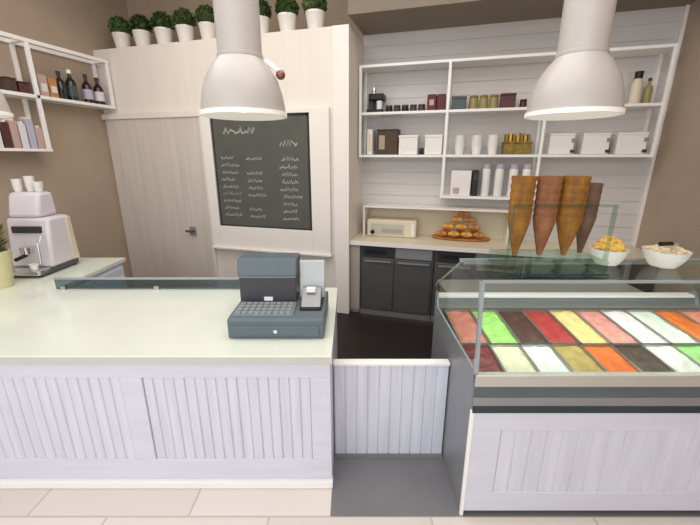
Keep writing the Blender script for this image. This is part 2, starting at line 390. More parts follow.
# ice cream pans: two rows of rectangular steel tubs with a mounded top
def pan_steel(w, l, h):
    m = MB(); r = 0.006
    m.box(-w/2, w/2, -l/2, l/2, 0, 0.006)
    m.box(-w/2, -w/2+0.004, -l/2, l/2, 0.006, h); m.box(w/2-0.004, w/2, -l/2, l/2, 0.006, h)
    m.box(-w/2, w/2, -l/2, -l/2+0.004, 0.006, h); m.box(-w/2, w/2, l/2-0.004, l/2, 0.006, h)
    return m
def ice(w, l, h, seed):
    m = MB(); nx, ny = 14, 22; vs = []; fs = []
    for j in range(ny+1):
        for i in range(nx+1):
            a = i/nx; b = j/ny
            e = min(1, 6*min(a, 1-a))*min(1, 8*min(b, 1-b))
            n1 = noise.noise(Vector((a*3+seed*7.1, b*5, seed)))*0.014 + noise.noise(Vector((a*9+seed, b*14, seed*2.3)))*0.006
            vs.append(((a-0.5)*w, (b-0.5)*l, h+e**0.5*(0.016+n1)))
    for j in range(ny):
        for i in range(nx):
            k = j*(nx+1)+i; fs.append((k, k+1, k+nx+2, k+nx+1))
    m.add(vs, fs)
    return m
def icemat(name, c, c2, sc=22):
    return mat('gelato_'+name, c, 0.5, c2=c2, scale=(sc, sc, sc), bump=0.25)
gel = dict(
    darkred=icemat('dark_red', (150, 62, 58), (112, 36, 38)), vanilla=icemat('vanilla', (250, 240, 212), (238, 222, 190)),
    white=icemat('white', (250, 250, 246), (238, 236, 232)), khaki=icemat('khaki', (206, 180, 108), (182, 150, 84)),
    orange=icemat('orange', (250, 130, 48), (236, 104, 34)), choc=icemat('chocolate', (98, 78, 62), (62, 52, 42)),
    snow=icemat('snow', (252, 250, 246), (240, 236, 228)), mint=icemat('mint_green', (176, 232, 146), (150, 208, 120)),
    salmon=icemat('salmon', (222, 148, 128), (200, 118, 104)), lime=icemat('lime', (184, 236, 130), (146, 204, 104)),
    brown=icemat('dark_brown', (98, 68, 60), (70, 44, 40)), red=icemat('red', (196, 74, 70), (168, 48, 50)),
    butter=icemat('butter', (250, 228, 160), (240, 206, 132)), pink=icemat('pink', (240, 172, 160), (222, 140, 132)),
    milk=icemat('milk', (250, 244, 246), (240, 226, 230)), palemint=icemat('pale_mint', (238, 244, 232), (222, 232, 214)),
    tanger=icemat('tangerine', (240, 134, 62), (222, 106, 44)), rose=icemat('rose', (244, 164, 140), (232, 138, 118)),
    coffee=icemat('coffee', (186, 150, 118), (156, 118, 88)), straw=icemat('strawberry', (236, 150, 152), (216, 116, 122)))
front = [('darkred', 'dark red-brown'), ('vanilla', 'pale vanilla'), ('white', 'plain white'), ('khaki', 'khaki-yellow'), ('orange', 'bright orange'),
         ('choc', 'dark chocolate'), ('snow', 'snow-white'), ('mint', 'light green')]
front_near = ['at the left corner', 'between dark red-brown and plain white', 'between vanilla and khaki', 'between white and orange', 'between khaki and chocolate',
              'next to bright orange', 'between chocolate and light green', 'at the right edge of the photo']
back = [('salmon', 'salmon-brown', 'at the left end'), ('lime', 'lime-green', 'next to salmon-brown'), ('brown', 'dark brown', 'between lime-green and red'),
        ('red', 'deep red', 'between dark brown and butter-yellow'), ('butter', 'butter-yellow', 'between red and pink'), ('pink', 'pink', 'between butter-yellow and white'),
        ('milk', 'milk-white', 'next to pink'), ('palemint', 'pale greenish white', 'next to orange'), ('tanger', 'orange', 'behind light green'), ('rose', 'pale salmon-pink', 'at the right end')]
W = 0.176
psteel = {}
for row, (x0, ya, yb, lst) in enumerate(((0.628, 1.597, 1.893, front), (0.642, 1.899, 2.295, back))):
    yc = (ya+yb)/2; l = (yb-ya)/math.cos(math.atan(sl))-0.004; hh = 0.125
    pm = pan_steel(W-0.004, l, hh).mesh('ice_cream_pan', M['steel'], smooth=False)
    for k, it in enumerate(lst):
        xc = x0+W*(k+0.5)
        base = (xc, yc, deck(yc)-0.128)
        o = bpy.data.objects.new('ice_cream_pan', None); C.objects.link(o)
        o.location = F2R(base); o.rotation_euler = (math.atan(sl), 0, TH)
        where = front_near[k] if row == 0 else it[2]
        tag(o, f'{it[1]} gelato tub, {"front" if row == 0 else "back"} row, {where}', 'gelato tub', 'gelato tubs in the display case')
        p = bpy.data.objects.new('pan', pm); C.objects.link(p); p.parent = o
        q = bpy.data.objects.new('ice_cream', ice(W-0.014, l-0.012, hh-0.012, row*20+k+1.3).mesh('ice_cream', gel[it[0]])); C.objects.link(q); q.parent = o

# on top of the case: cone stand with stacks of wafer cones, two bowls
t = Thing('cone_holder', 'clear greenish acrylic cone holder on top of the gelato case', 'cone holder', (0.96, 1.76, 1.374), 'F')
t.part('base', MB().box(0.75, 1.235, 1.655, 1.90, 1.376, 1.445), M['acry'], bevel=0.006)
t.part('top_plate', MB().box(0.75, 1.235, 1.668, 1.678, 1.70, 1.712), M['acry'])
for x in (0.756, 1.229): t.part('upright', MB().box(x-0.005, x+0.005, 1.668, 1.69, 1.445, 1.70), M['acry'])
t.part('edge_trim', MB().box(0.745, 1.24, 1.648, 1.655, 1.3745, 1.382), M['teal'])
def cone_stack(x, y, r, zt, zb, m, label):
    s = Thing('wafer_cone_stack', label, 'ice cream cones', (x, y, zb), 'F', 'wafer cone stacks')
    n = 6; step = (zt-zb-0.20)/(n-1)
    for k in range(n):
        top = zt-k*step; rr = r*(1-0.012*k); L0 = 0.20
        prof = [(0.010, top-L0), (rr*0.55, top-L0*0.62), (rr*0.9, top-L0*0.22), (rr, top-0.012), (rr, top), (rr*0.92, top), (rr*0.82, top-L0*0.22), (rr*0.45, top-L0*0.6)]
        s.part('cone', MB().lathe(prof, x, y, 20), m)
    return s
cone_stack(0.822, 1.75, 0.056, 1.835, 1.450, M['wafer'], 'golden wafer cone stack at the left of the acrylic holder')
cone_stack(0.945, 1.75, 0.056, 1.835, 1.450, M['waferr'], 'reddish-brown wafer cone stack in the middle of the acrylic holder')
cone_stack(1.066, 1.75, 0.062, 1.835, 1.450, M['wafer'], 'golden-brown wafer cone stack right of the reddish stack')
cone_stack(1.178, 1.80, 0.048, 1.80, 1.450, M['waferp'], 'shaded wafer cone stack at the back right of the holder')
def bowl(x, y, r, h, label):
    z0 = 1.374
    prof = [(r*0.55, z0), (r*0.62, z0+0.008), (r*0.86, z0+h*0.5), (r, z0+h), (r*0.96, z0+h), (r*0.82, z0+h*0.5), (r*0.55, z0+0.014)]
    return solo('bowl', label, 'bowl', MB().lathe(prof, x, y, 32), M['white'], (x, y, z0), 'F')
def heap(name, x, y, r, zz, h, m, label, n, seed):
    rnd = random.Random(seed); b = MB()
    b.lathe([(r, zz), (r*0.8, zz+h*0.45), (r*0.4, zz+h*0.75), (0.01, zz+h*0.85)], x, y, 18)
    for _ in range(n):
        a = rnd.uniform(0, 6.28); q = r*0.9*math.sqrt(rnd.random())
        b.ball((x+q*math.cos(a), y+q*math.sin(a), zz+h*(1-(q/r)**2)*0.8+0.008), rnd.uniform(0.012, 0.02), 7, 5, (1, 0.8, 0.6))
    solo(name, label, 'topping', b, m, (x, y, zz), 'F', kind='stuff')
bowl(1.370, 1.86, 0.090, 0.085, 'white bowl of yellow topping on the gelato case, right of the cones')
heap('topping', 1.370, 1.86, 0.076, 1.44, 0.085, M['banana'], 'yellow topping pieces heaped in the white bowl', 60, 1)
bowl(1.640, 1.82, 0.102, 0.085, 'white bowl with pale topping and black scoop at the far right')
heap('topping', 1.640, 1.82, 0.086, 1.440, 0.04, M['creamy'], 'pale cream topping in the far right bowl', 60, 2)
t = Thing('scoop', 'small black scoop lying across the far right bowl of pale topping', 'scoop', (1.56, 1.76, 1.486), 'F')
t.part('handle', MB().tube([(1.52, 1.728, 1.512), (1.60, 1.755, 1.508)], 0.011, 10), M['blackp'])
t.part('scoop_bowl', MB().ball((1.625, 1.772, 1.503), 0.022, 12, 8, (1.2, 1, 0.5)), M['steel'])

# ------------------------------------------------------------------ pendant lamps
def lamp(x, y, label, z=2.14, nut=True):
    u = F2R((x, y, z))
    s = Thing('pendant_lamp', label, 'lamp', tuple(u), 'R', 'large enamel pendant lamps over the counters')
    X, Y = u.x, u.y
    s.part('shade', MB().lathe([(0.230, z+0.018), (0.227, z+0.06), (0.216, z+0.12), (0.193, z+0.19), (0.156, z+0.25), (0.128, z+0.283), (0.119, z+0.295),
        (0.114, z+0.295), (0.150, z+0.25), (0.187, z+0.19), (0.210, z+0.12), (0.221, z+0.06), (0.223, z+0.018)], X, Y, 48), M['lamp'])
    s.part('rim', MB().lathe([(0.237, z), (0.238, z+0.022), (0.226, z+0.024), (0.218, z+0.022), (0.219, z)], X, Y, 48), M['lamprim'], label='white rim with a faint added glow')
    s.part('neck', MB().lathe([(0.117, z+0.287), (0.117, z+0.9), (0.117, ZC-0.03), (0.001, ZC-0.03)], X, Y, 36), M['lamp'])
    s.part('collar', MB().lathe([(0.117, z+0.292), (0.122, z+0.295), (0.122, z+0.31), (0.117, z+0.313)], X, Y, 36), M['lamp'])
    s.part('ceiling_plate', MB().lathe([(0.15, ZC-0.03), (0.15, ZC)], X, Y, 36), M['lamp'])
    s.part('socket', MB().lathe([(0.04, z+0.2), (0.04, z+0.31)], X, Y, 16), M['paper'])
    s.part('bulb', MB().lathe([(0.02, z+0.2), (0.05, z+0.16), (0.056, z+0.12), (0.035, z+0.08), (0.004, z+0.07)], X, Y, 20), M['bulb'])
    # side bracket: glowing white arm standing in for a highlight, and copper wing nut on the right of the dome
    a = F2R((x+0.135, y, 0)); b = F2R((x+0.215, y-0.005, 0))
    if nut:
      br = s.part('bracket', MB().tube([(a.x, a.y, z+0.285), (b.x, b.y, z+0.225)], 0.014, 10), M['lamprim'])
      s.part('wing_nut', MB().ball((b.x, b.y, z+0.215), 0.026, 12, 8), M['copper'], parent=br)
    l = bpy.data.lights.new('lamp_light', 'POINT'); l.energy = 2.5; l.color = (1, .93, .84); l.shadow_soft_size = 0.06
    lo = bpy.data.objects.new('lamp_light', l); C.objects.link(lo); lo.location = (0, 0, 0.03); lo.parent = s.o
    return s
lamp(-0.596, 2.2, 'white dome pendant lamp in front of the chalkboard')
lamp(1.215, 2.13, 'white dome pendant lamp above the gelato case', 2.135, False)
lamp(-2.53, 2.56, 'white dome pendant lamp cut off by the left edge of the photo', 2.19, False)

# ------------------------------------------------------------------ chalkboard
Z0, Z1 = 1.06, 2.40
t = Thing('chalkboard', 'large chalkboard menu in a thick white frame behind the register', 'chalkboard', (-2.25, VP-0.03, 0.78), 'R')
mb = MB(); yf = VP-0.065
mb.box(-3.055, -2.93, yf, VP, 0.78, 2.45); mb.box(-1.635, -1.40, yf, VP, 0.78, 2.45)
mb.box(-2.93, -1.635, yf, VP, Z1, 2.45); mb.box(-2.93, -1.635, yf, VP, 0.78, Z0)
t.part('frame', mb, M['frame'], bevel=0.004)
t.part('ledge', MB().box(-3.06, -1.39, yf-0.03, VP, 0.755, 0.78), M['frame'], bevel=0.003)
t.part('slate', MB().box(-2.93, -1.635, VP-0.04, VP-0.005, Z0, Z1), M['slateb'])
mb = MB()
for a in ((-2.93, -2.905, Z0, Z1), (-1.67, -1.635, Z0, Z1)): mb.box(a[0], a[1], VP-0.044, VP-0.04, a[2], a[3])
mb.box(-2.93, -1.635, VP-0.044, VP-0.04, Z1-0.025, Z1); mb.box(-2.93, -1.635, VP-0.044, VP-0.04, Z0, Z0+0.02)
t.part('inner_border', mb, M['slate_edge'])
rnd = random.Random(11)
def scrawl(name, m, u, z, length, h, th, label=None, y=VP-0.0445):
    pts = []; x = 0.0; k = 0
    while x < length:
        if rnd.random() < 0.16: x += h*0.35; pts.append((u+x, z+h*0.25))
        pts.append((u+x, z+h*(0.85 if k % 2 else 0.05)*rnd.uniform(0.5, 1.15))); k += 1; x += h*rnd.uniform(0.2, 0.36)
    vs = []
    for i, p in enumerate(pts):
        a, b = pts[max(i-1, 0)], pts[min(i+1, len(pts)-1)]
        dx, dz = b[0]-a[0], b[1]-a[1]; L = math.hypot(dx, dz) or 1
        nx, nz = -dz/L*th/2, dx/L*th/2
        vs += [(p[0]+nx, y, p[1]+nz), (p[0]-nx, y, p[1]-nz)]
    t.part(name, MB().add(vs, [(2*i, 2*i+1, 2*i+3, 2*i+2) for i in range(len(pts)-1)]), m, smooth=False, label=label)
scrawl('chalk_title', M['chalk'], -2.76, 2.19, 0.42, 0.10, 0.024); scrawl('chalk_title', M['chalk'], -2.02, 2.04, 0.24, 0.08, 0.018)
zz = 1.90; i = 0
while zz > 1.12:
    scrawl('chalk_line', M['chalkp'] if i == 5 else M['chalk'], -2.84, zz, rnd.uniform(0.17, 0.27), 0.045, 0.014, 'pinkish chalk line' if i == 5 else None)
    if i not in (1, 6): scrawl('chalk_line', M['chalk'], -2.48, zz-0.01, rnd.uniform(0.16, 0.27), 0.045, 0.014)
    scrawl('chalk_line', M['chalk'], -2.04+rnd.uniform(0, 0.05), zz-0.02, rnd.uniform(0.16, 0.26), 0.05, 0.015)
    zz -= 0.088; i += 1

# ------------------------------------------------------------------ potted plants on the partition
def potted(u, v, z, label, first=[None]):
    if first[0]: return dup(first[0], (u, v, z), (0, 0, rnd.uniform(0, 6)), label)
    s = Thing('potted_plant', label, 'potted plant', (u, v, z), 'R', 'potted plants on the partition')
    s.part('pot', MB().lathe([(0.075, z), (0.082, z+0.02), (0.102, z+0.16), (0.106, z+0.165), (0.106, z+0.185), (0.096, z+0.185), (0.094, z+0.15)], u, v, 24), M['pot'])
    s.part('soil', MB().lathe([(0.094, z+0.15), (0.094, z+0.16)], u, v, 20), M['soil'])
    lf = MB(); r2 = random.Random(3)
    for _ in range(420):
        a = r2.uniform(0, 6.28); ph = math.acos(r2.uniform(-0.5, 1)); q = 0.125*r2.uniform(0.72, 1.05)
        c = Vector((u+q*math.sin(ph)*math.cos(a), v+q*math.sin(ph)*math.sin(a), z+0.25+q*0.95*math.cos(ph)))
        d1 = Vector((r2.gauss(0,1), r2.gauss(0,1), r2.gauss(0,1))).normalized(); d2 = d1.orthogonal().normalized()
        s1, s2 = 0.028, 0.014
        lf.add([c-d1*s1, c+d2*s2, c+d1*s1, c-d2*s2], [(0, 1, 2, 3)])
    lf.ball((u, v, z+0.255), 0.100, 14, 10, (1, 1, 0.95))
    s.part('foliage', lf, M['leaf'], smooth=False)
    first[0] = s.o
    return s.o
zp = 3.235
for u, lab in ((-4.16, 'potted box plant at the far left end of the partition top'), (-3.84, 'second potted box plant from the left on the partition top'),
               (-3.515, 'potted box plant in the middle of the five left of the lamp'), (-3.20, 'second potted box plant left of the lamp neck'),
               (-2.88, 'potted box plant on the partition immediately left of the lamp neck'), (-2.19, 'potted box plant on the partition immediately right of the lamp neck'),
               (-1.86, 'second potted box plant right of the lamp neck'), (-1.53, 'potted box plant at the right end of the partition top')):
    potted(u-0.07, 4.22, zp, lab)

# ------------------------------------------------------------------ alcove wall shelves
t = Thing('shelf_rack', 'white open shelf rack on the white planked back wall', 'shelf', (0.4, VB, 1.45), 'R')
SY = 4.47
for (a, b, zz, nm) in ((-1.17, 1.885, 2.905, 'shelf_board'), (-1.17, 1.885, 2.40, 'shelf_board'), (-1.17, 1.885, 1.92, 'shelf_board'), (-0.175, 0.86, 1.455, 'shelf_board')):
    t.part(nm, MB().box(a, b, SY, VB-0.001, zz, zz+0.03), M['white'], bevel=0.003)
for u, a, b in ((-1.17, 1.92, 2.935), (-0.17, 1.455, 2.935), (0.83, 1.455, 2.43), (1.855, 1.92, 2.935)):
    t.part('upright', MB().box(u, u+0.03, SY-0.002, SY+0.03, a, b), M['white'], bevel=0.003)
    t.part('wall_rail', MB().box(u, u+0.03, VB-0.03, VB, a, b), M['white'])
S1, S2, S3 = 2.4315, 1.9515, 1.4865

def boxy(name, label, cat, u0, u1, v0, v1, z0, z1, m, group=None, extra=None, bev=0.006):
    s = Thing(name, label, cat, ((u0+u1)/2, (v0+v1)/2, z0), 'R', group)
    s.part('body', MB().box(u0, u1, v0, v1, z0, z1), m, bevel=bev)
    if extra: extra(s)
    return s
def jar(name, label, cat, u, v, z, r, h, m, lidm, group=None, lidh=0.025):
    s = Thing(name, label, cat, (u, v, z), 'R', group)
    s.part('body', MB().lathe([(r*0.92, z), (r, z+0.01), (r, z+h-lidh-0.012), (r*0.88, z+h-lidh)], u, v, 20), m)
    s.part('lid', MB().lathe([(r*0.93, z+h-lidh), (r*0.95, z+h-lidh+0.003), (r*0.95, z+h-0.003), (r*0.9, z+h)], u, v, 20), lidm)
    return s
def bottle(name, label, u, v, z, r, h, m, capm, labm=None, group=None):
    s = Thing(name, label, 'bottle', (u, v, z), 'R', group)
    s.part('glass', MB().lathe([(r*0.95, z), (r, z+0.01), (r, z+h*0.58), (r*0.8, z+h*0.67), (r*0.36, z+h*0.76), (r*0.34, z+h*0.9)], u, v, 20), m)
    s.part('cap', MB().lathe([(r*0.42, z+h*0.88), (r*0.42, z+h)], u, v, 16), capm)
    if labm: s.part('paper_label', MB().lathe([(r*1.02, z+h*0.14), (r*1.02, z+h*0.48)], u, v, 20, cap=False), labm)
    return s
# upper board, left bay
s = Thing('coffee_grinder', 'small black grinder with pale canister at left end of upper shelf', 'grinder', (-1.0, 4.6, S1), 'R')
s.part('base', MB().box(-1.09, -0.90, 4.52, 4.70, S1, S1+0.035), M['blackp'], bevel=0.006)
s.part('column', MB().box(-1.085, -1.02, 4.58, 4.70, S1+0.035, S1+0.15), M['panel'], bevel=0.006)
s.part('head', MB().box(-1.07, -0.89, 4.51, 4.70, S1+0.135, S1+0.205), M['blackp'], bevel=0.01)
s.part('knob', MB().lathe([(0.025, S1+0.205), (0.03, S1+0.25), (0.018, S1+0.285)], -1.02, 4.6, 14), M['chrome'])
s.part('canister', MB().lathe([(0.032, S1+0.035), (0.036, S1+0.13)], -0.945, 4.565, 18), M['tub'])
for k, (u, col, lab) in enumerate(((-0.83, 'blackp', 'low black tin right of the grinder on the upper shelf'), (-0.735, 'brownbox', 'low brown tin beside the low black tin'),
        (-0.64, 'blackp', 'second low black tin, in the middle of the upper left bay'), (-0.545, 'brownbox', 'second low brown tin, toward the red boxes'), (-0.45, 'maroon', 'low maroon tin touching the dark red boxes'))):
    jar('tin', lab, 'tin', u, 4.58, S1, 0.042, 0.075, M[col], M['panel'], 'low tins on the upper shelf')
boxy('carton', 'dark red carton with pale square, left of the shelf upright', 'box', -0.385, -0.285, 4.52, 4.66, S1, S1+0.17, M['redbox'],
     extra=lambda s: s.part('front_label', MB().box(-0.36, -0.31, 4.516, 4.52, S1+0.055, S1+0.115), M['pinkbox'], label='pale square label'))
boxy('carton', 'plain dark red carton hard against the shelf upright', 'box', -0.278, -0.185, 4.52, 4.66, S1, S1+0.165, M['redbox'],
     extra=lambda s: s.part('flap', MB().box(-0.276, -0.187, 4.522, 4.658, S1+0.165, S1+0.169), M['maroon']))
# upper board, middle bay
boxy('tea_tin', 'dark teal square tin right of the shelf upright', 'tin', -0.115, 0.04, 4.52, 4.66, S1, S1+0.115, M['tealtin'],
     extra=lambda s: s.part('lid', MB().box(-0.118, 0.043, 4.517, 4.663, S1+0.115, S1+0.14), M['blackb'], bevel=0.004))
for u, lab in ((0.12, 'olive jar next to the dark teal tin'), (0.225, 'olive jar between two olive jars'), (0.33, 'olive jar next to the maroon tin')):
    jar('jam_jar', lab, 'jar', u, 4.58, S1, 0.048, 0.14, M['olive'], M['amber'], 'olive jars on the upper shelf')
boxy('biscuit_tin', 'maroon biscuit tin right of the olive jars', 'tin', 0.395, 0.545, 4.52, 4.66, S1, S1+0.125, M['maroon'],
     extra=lambda s: s.part('lid', MB().box(0.392, 0.548, 4.517, 4.663, S1+0.125, S1+0.148), M['redbox'], bevel=0.004))
jar('tin', 'small dark tin partly hidden by the lamp rim', 'tin', 0.63, 4.58, S1, 0.036, 0.085, M['maroon'], M['blackp'])
# upper board, right of the lamp
s = Thing('syrup_bottle', 'pale bottle with black cap on the upper shelf right of the lamp', 'bottle', (1.655, 4.58, S1), 'R')
s.part('body', MB().lathe([(0.045, S1), (0.048, S1+0.01), (0.048, S1+0.18), (0.03, S1+0.235)], 1.655, 4.58, 20), M['cream'])
s.part('cap', MB().lathe([(0.034, S1+0.235), (0.036, S1+0.3)], 1.655, 4.58, 16), M['blackp'])
bottle('oil_bottle', 'slim olive-green bottle at the right end of the upper shelf', 1.765, 4.6, S1, 0.038, 0.24, M['olive'], M['brownbox'])
# middle board
boxy('menu_holder', 'narrow white upright box at left end of the middle shelf', 'box', -1.075, -1.01, 4.5, 4.7, S2, S2+0.29, M['tub'],
     extra=lambda s: s.part('spine', MB().box(-1.06, -1.025, 4.496, 4.5, S2+0.04, S2+0.24), M['cream']))
def cof(s):
    s.part('lid', MB().box(-0.965, -0.70, 4.508, 4.712, S2+0.275, S2+0.29), M['panel'], bevel=0.004)
    s.part('front_label', MB().box(-0.93, -0.86, 4.508, 4.512, S2+0.06, S2+0.22), M['pinkbox'].copy() if False else M['brown'])
boxy('coffee_canister', 'tall dark brown box on the left of the middle shelf', 'box', -0.96, -0.705, 4.512, 4.708, S2, S2+0.275, M['brownbox'], extra=cof)
def tub(u0, u1, label, h=0.22):
    def ex(s):
        s.part('lid', MB().box(u0-0.004, u1+0.004, 4.506, 4.714, S2+h-0.03, S2+h), M['tub'], bevel=0.004)
        s.part('front_label', MB().box(u0+0.03, u1-0.06, 4.507, 4.51, S2+0.05, S2+0.14), M['frame'])
    boxy('storage_tub', label, 'tub', u0, u1, 4.51, 4.71, S2, S2+h-0.03, M['tub'], 'white tubs on the middle shelf', ex)
tub(-0.69, -0.47, 'white tub beside the tall dark brown box')
jar('pot', 'tiny black pot between the two white tubs on the left', 'pot', -0.425, 4.56, S2, 0.028, 0.075, M['blackp'], M['panel'])
tub(-0.385, -0.19, 'white tub left of the shelf upright, beside the tiny black pot')
for u, lab, m2 in ((0.005, 'white paper cup stack right of the shelf upright', 'tub'), (0.195, 'white paper cup stack in the middle of three', 'tub'), (0.37, 'creamy white cup stack beside the amber basket', 'frame')):
    s = Thing('paper_cup_stack', lab, 'paper cups', (u, 4.6, S2), 'R', 'paper cup stacks on the middle shelf')
    for k in range(4):
        z0 = S2+k*0.035
        s.part('cup', MB().lathe([(0.044, z0), (0.060, z0+0.10), (0.063, z0+0.10), (0.063, z0+0.106), (0.058, z0+0.106), (0.043, z0+0.006)], u, 4.6, 20), M[m2])
s = Thing('basket', 'amber basket of packets on the middle shelf', 'basket', (0.615, 4.6, S2), 'R')
s.part('body', MB().poly([(0.475, 4.5), (0.76, 4.5), (0.76, 4.7), (0.475, 4.7)], S2, S2+0.12), M['amber'], bevel=0.01)
s.part('rim', MB().box(0.468, 0.767, 4.493, 4.707, S2+0.115, S2+0.135), M['amber'], bevel=0.006)
rr = random.Random(5)
for k in range(7):
    u = 0.50+k*0.038
    solo('packet', f'yellow-brown packet in the amber basket, {["at its left end","second from its left end","third from its left end","in its middle","third from its right end","second from its right end","at its right end"][k]}', 'packet',
         MB().prism([(4.52, S2+0.122), (4.66, S2+0.122), (4.655, S2+0.20+rr.uniform(0, .03)), (4.53, S2+0.19+rr.uniform(0, .03))], u-0.014, u+0.014), M['crusty'] if k % 2 else M['amber'], (u, 4.6, S2+0.122), group='packets in the basket', bevel=0.004)
def rtub(u0, u1, label):
    def ex(s):
        s.part('lid', MB().box(u0-0.004, u1+0.004, 4.506, 4.714, S2+0.19, S2+0.21), M['frame'], bevel=0.004)
        s.part('handle', MB().box(u1-0.03, u1+0.01, 4.50, 4.508, S2+0.12, S2+0.16), M['graym'])
        s.part('latch', MB().box(u1-0.03, u1+0.01, 4.50, 4.508, S2+0.015, S2+0.045), M['panel'])
    boxy('storage_tub', label, 'tub', u0, u1, 4.508, 4.712, S2, S2+0.19, M['tub'], 'white tubs in the right bay', ex)
rtub(0.93, 1.165, 'white storage box at left of the right shelf bay'); rtub(1.245, 1.49, 'white storage box in the middle of the right shelf bay'); rtub(1.555, 1.815, 'widest white storage box at the right end of the shelf')
# lowest board
boxy('cup_box', 'white box at left end of the lowest shelf', 'box', -0.06, 0.165, 4.51, 4.7, S3, S3+0.285, M['tub'],
     extra=lambda s: s.part('front_label', MB().box(-0.03, 0.04, 4.506, 4.51, S3+0.02, S3+0.09), M['pinkbox']))
boxy('menu_folder', 'narrow black folder beside the white box on the lowest shelf', 'folder', 0.175, 0.245, 4.51, 4.7, S3, S3+0.29, M['blackp'],
     extra=lambda s: s.part('spine_label', MB().box(0.19, 0.23, 4.507, 4.51, S3+0.18, S3+0.24), M['brownbox']))
for u, lab in ((0.33, 'tall white cylinder bottle next to the black folder'), (0.47, 'second tall white bottle from the black folder'), (0.62, 'third tall white bottle from the black folder'), (0.755, 'tall white bottle half hidden behind the cones')):
    jar('syrup_bottle', lab, 'bottle', u, 4.58, S3, 0.046, 0.36, M['tub'], M['labelb'], 'tall white bottles on the lowest shelf', 0.05)

# ------------------------------------------------------------------ back counter of the alcove
t = Thing('back_worktop', 'cream worktop along the back wall below the shelves', 'worktop', (0.4, 4.45, 0.91), 'R')
t.part('slab', MB().box(AL+0.002, WR-0.002, 4.13, VB-0.001, 0.912, 0.95), M['cream'], bevel=0.004)
t.part('edge_strip', MB().box(AL+0.002, WR-0.002, 4.122, 4.13, 0.90, 0.95), M['frame'])
boxy('filler_panel', 'grey filler panel between white partition and dark fridge', 'panel', AL+0.004, -1.065, 4.16, 4.7, 0.0, 0.90, M['graym'],
     extra=lambda s: s.part('front_strip', MB().box(AL+0.006, -1.067, 4.152, 4.16, 0.05, 0.89), M['lid']))
def fridge(u0, u1, label, name):
    s = Thing(name, label, 'under-counter fridge', ((u0+u1)/2, 4.4, 0), 'R')
    s.part('cabinet', MB().box(u0, u1, 4.17, 4.72, 0.06, 0.90), M['blackb'])
    s.part('plinth', MB().box(u0, u1, 4.15, 4.7, 0, 0.06), M['steel'], label='bright metal plinth')
    um = (u0+u1)/2 + (-0.02)
    cp = s.part('control_panel', MB().box(u0+0.02, um-0.01, 4.155, 4.17, 0.76, 0.885), M['panel'], bevel=0.004)
    s.part('display', MB().box(u0+0.06, um-0.1, 4.150, 4.155, 0.80, 0.845), M['blackp'], parent=cp)
    s.part('vent_panel', MB().box(um+0.01, u1-0.02, 4.155, 4.17, 0.76, 0.885), M['graym'], bevel=0.004)
    for a, b in ((u0+0.02, um-0.01), (um+0.01, u1-0.02)):
        dr = s.part('door', MB().box(a, b, 4.15, 4.17, 0.08, 0.745), M['blackb'], bevel=0.006)
        s.part('door_handle', MB().box(a+0.03, b-0.03, 4.135, 4.15, 0.70, 0.72), M['graym'], parent=dr)
    return s
fridge(-1.055, -0.18, 'dark grey under-counter fridge left of the gelato case', 'under_counter_fridge')
fridge(-0.17, 0.75, 'dark grey under-counter fridge seen through the case glass', 'under_counter_fridge')
boxy('base_cabinet', 'dark base cabinet under the worktop behind the gelato case', 'cabinet', 0.76, WR-0.01, 4.17, 4.72, 0.0, 0.90, M['blackb'],
     extra=lambda s: [s.part('door', MB().box(a, a+0.6, 4.152, 4.17, 0.08, 0.88), M['panel'], bevel=0.004) for a in (0.78, 1.39)])
t = Thing('display_riser', 'long white display shelf standing on the back worktop over the pastries', 'display shelf', (-0.24, 4.6, 0.95), 'R')
t.part('top_board', MB().box(-1.10, 0.63, 4.44, 4.74, 1.315, 1.335), M['frame'], bevel=0.003)
for u in (-1.10, 0.612): t.part('side_board', MB().box(u, u+0.018, 4.45, 4.74, 0.95, 1.315), M['frame'])
t.part('back_board', MB().box(-1.082, 0.612, 4.725, 4.74, 0.95, 1.315), M['cream'])
def oven(s):
    s.part('front_panel', MB().box(-1.0, -0.58, 4.447, 4.455, 0.985, 1.115), M['creamg'], bevel=0.004)
    s.part('window_strip', MB().box(-0.86, -0.6, 4.442, 4.448, 1.01, 1.055), M['lid'])
    s.part('knob', MB().tube([(-0.975, 4.45, 1.01), (-0.975, 4.425, 1.01)], 0.026, 14), M['blackp'])
    s.part('side_trim', MB().box(-0.49, -0.45, 4.448, 4.455, 0.975, 1.135), M['frame'])
boxy('countertop_oven', 'cream countertop oven with black knob at the left end of the worktop', 'oven', -1.05, -0.43, 4.455, 4.70, 0.952, 1.165, M['cream'], extra=oven, bev=0.012)
t = Thing('pastry_tray', 'oval wooden tray under the pile of croissants', 'tray', (0.1, 4.58, 0.952), 'R')
t.part('tray', MB().lathe([(0.30, 0.952), (0.345, 0.967), (0.35, 0.98), (0.34, 0.98), (0.30, 0.965)], 0.1, 4.58, 36, sy=0.4), M['crust'])
def croissant(m):
    pts = []; rad = []
    for k in range(11):
        a = math.pi*(0.12+0.76*k/10); pts.append((0.068*math.cos(a), 0.045*math.sin(a)-0.03, 0.046)); e = 1-abs(k-5)/5
        rad.append(0.010+0.034*e**0.8*(1 if k % 2 else 0.88))
    b = MB(); b.tube(pts, 0.03, 10, rad); return b.mesh('croissant', m)
cm = [croissant(M['crust']), croissant(M['crusty'])]
pl = []
for k, u in enumerate((-0.13, 0.02, 0.17, 0.31)): pl.append((u, 4.505, 0.975, 0))
for k, u in enumerate((-0.08, 0.09, 0.26)): pl.append((u, 4.63, 0.975, 1))
for k, u in enumerate((-0.05, 0.10, 0.25)): pl.append((u, 4.545, 1.062, 2))
for k, u in enumerate((0.04, 0.19)): pl.append((u, 4.56, 1.149, 3))
pl.append((0.11, 4.565, 1.224, 4))
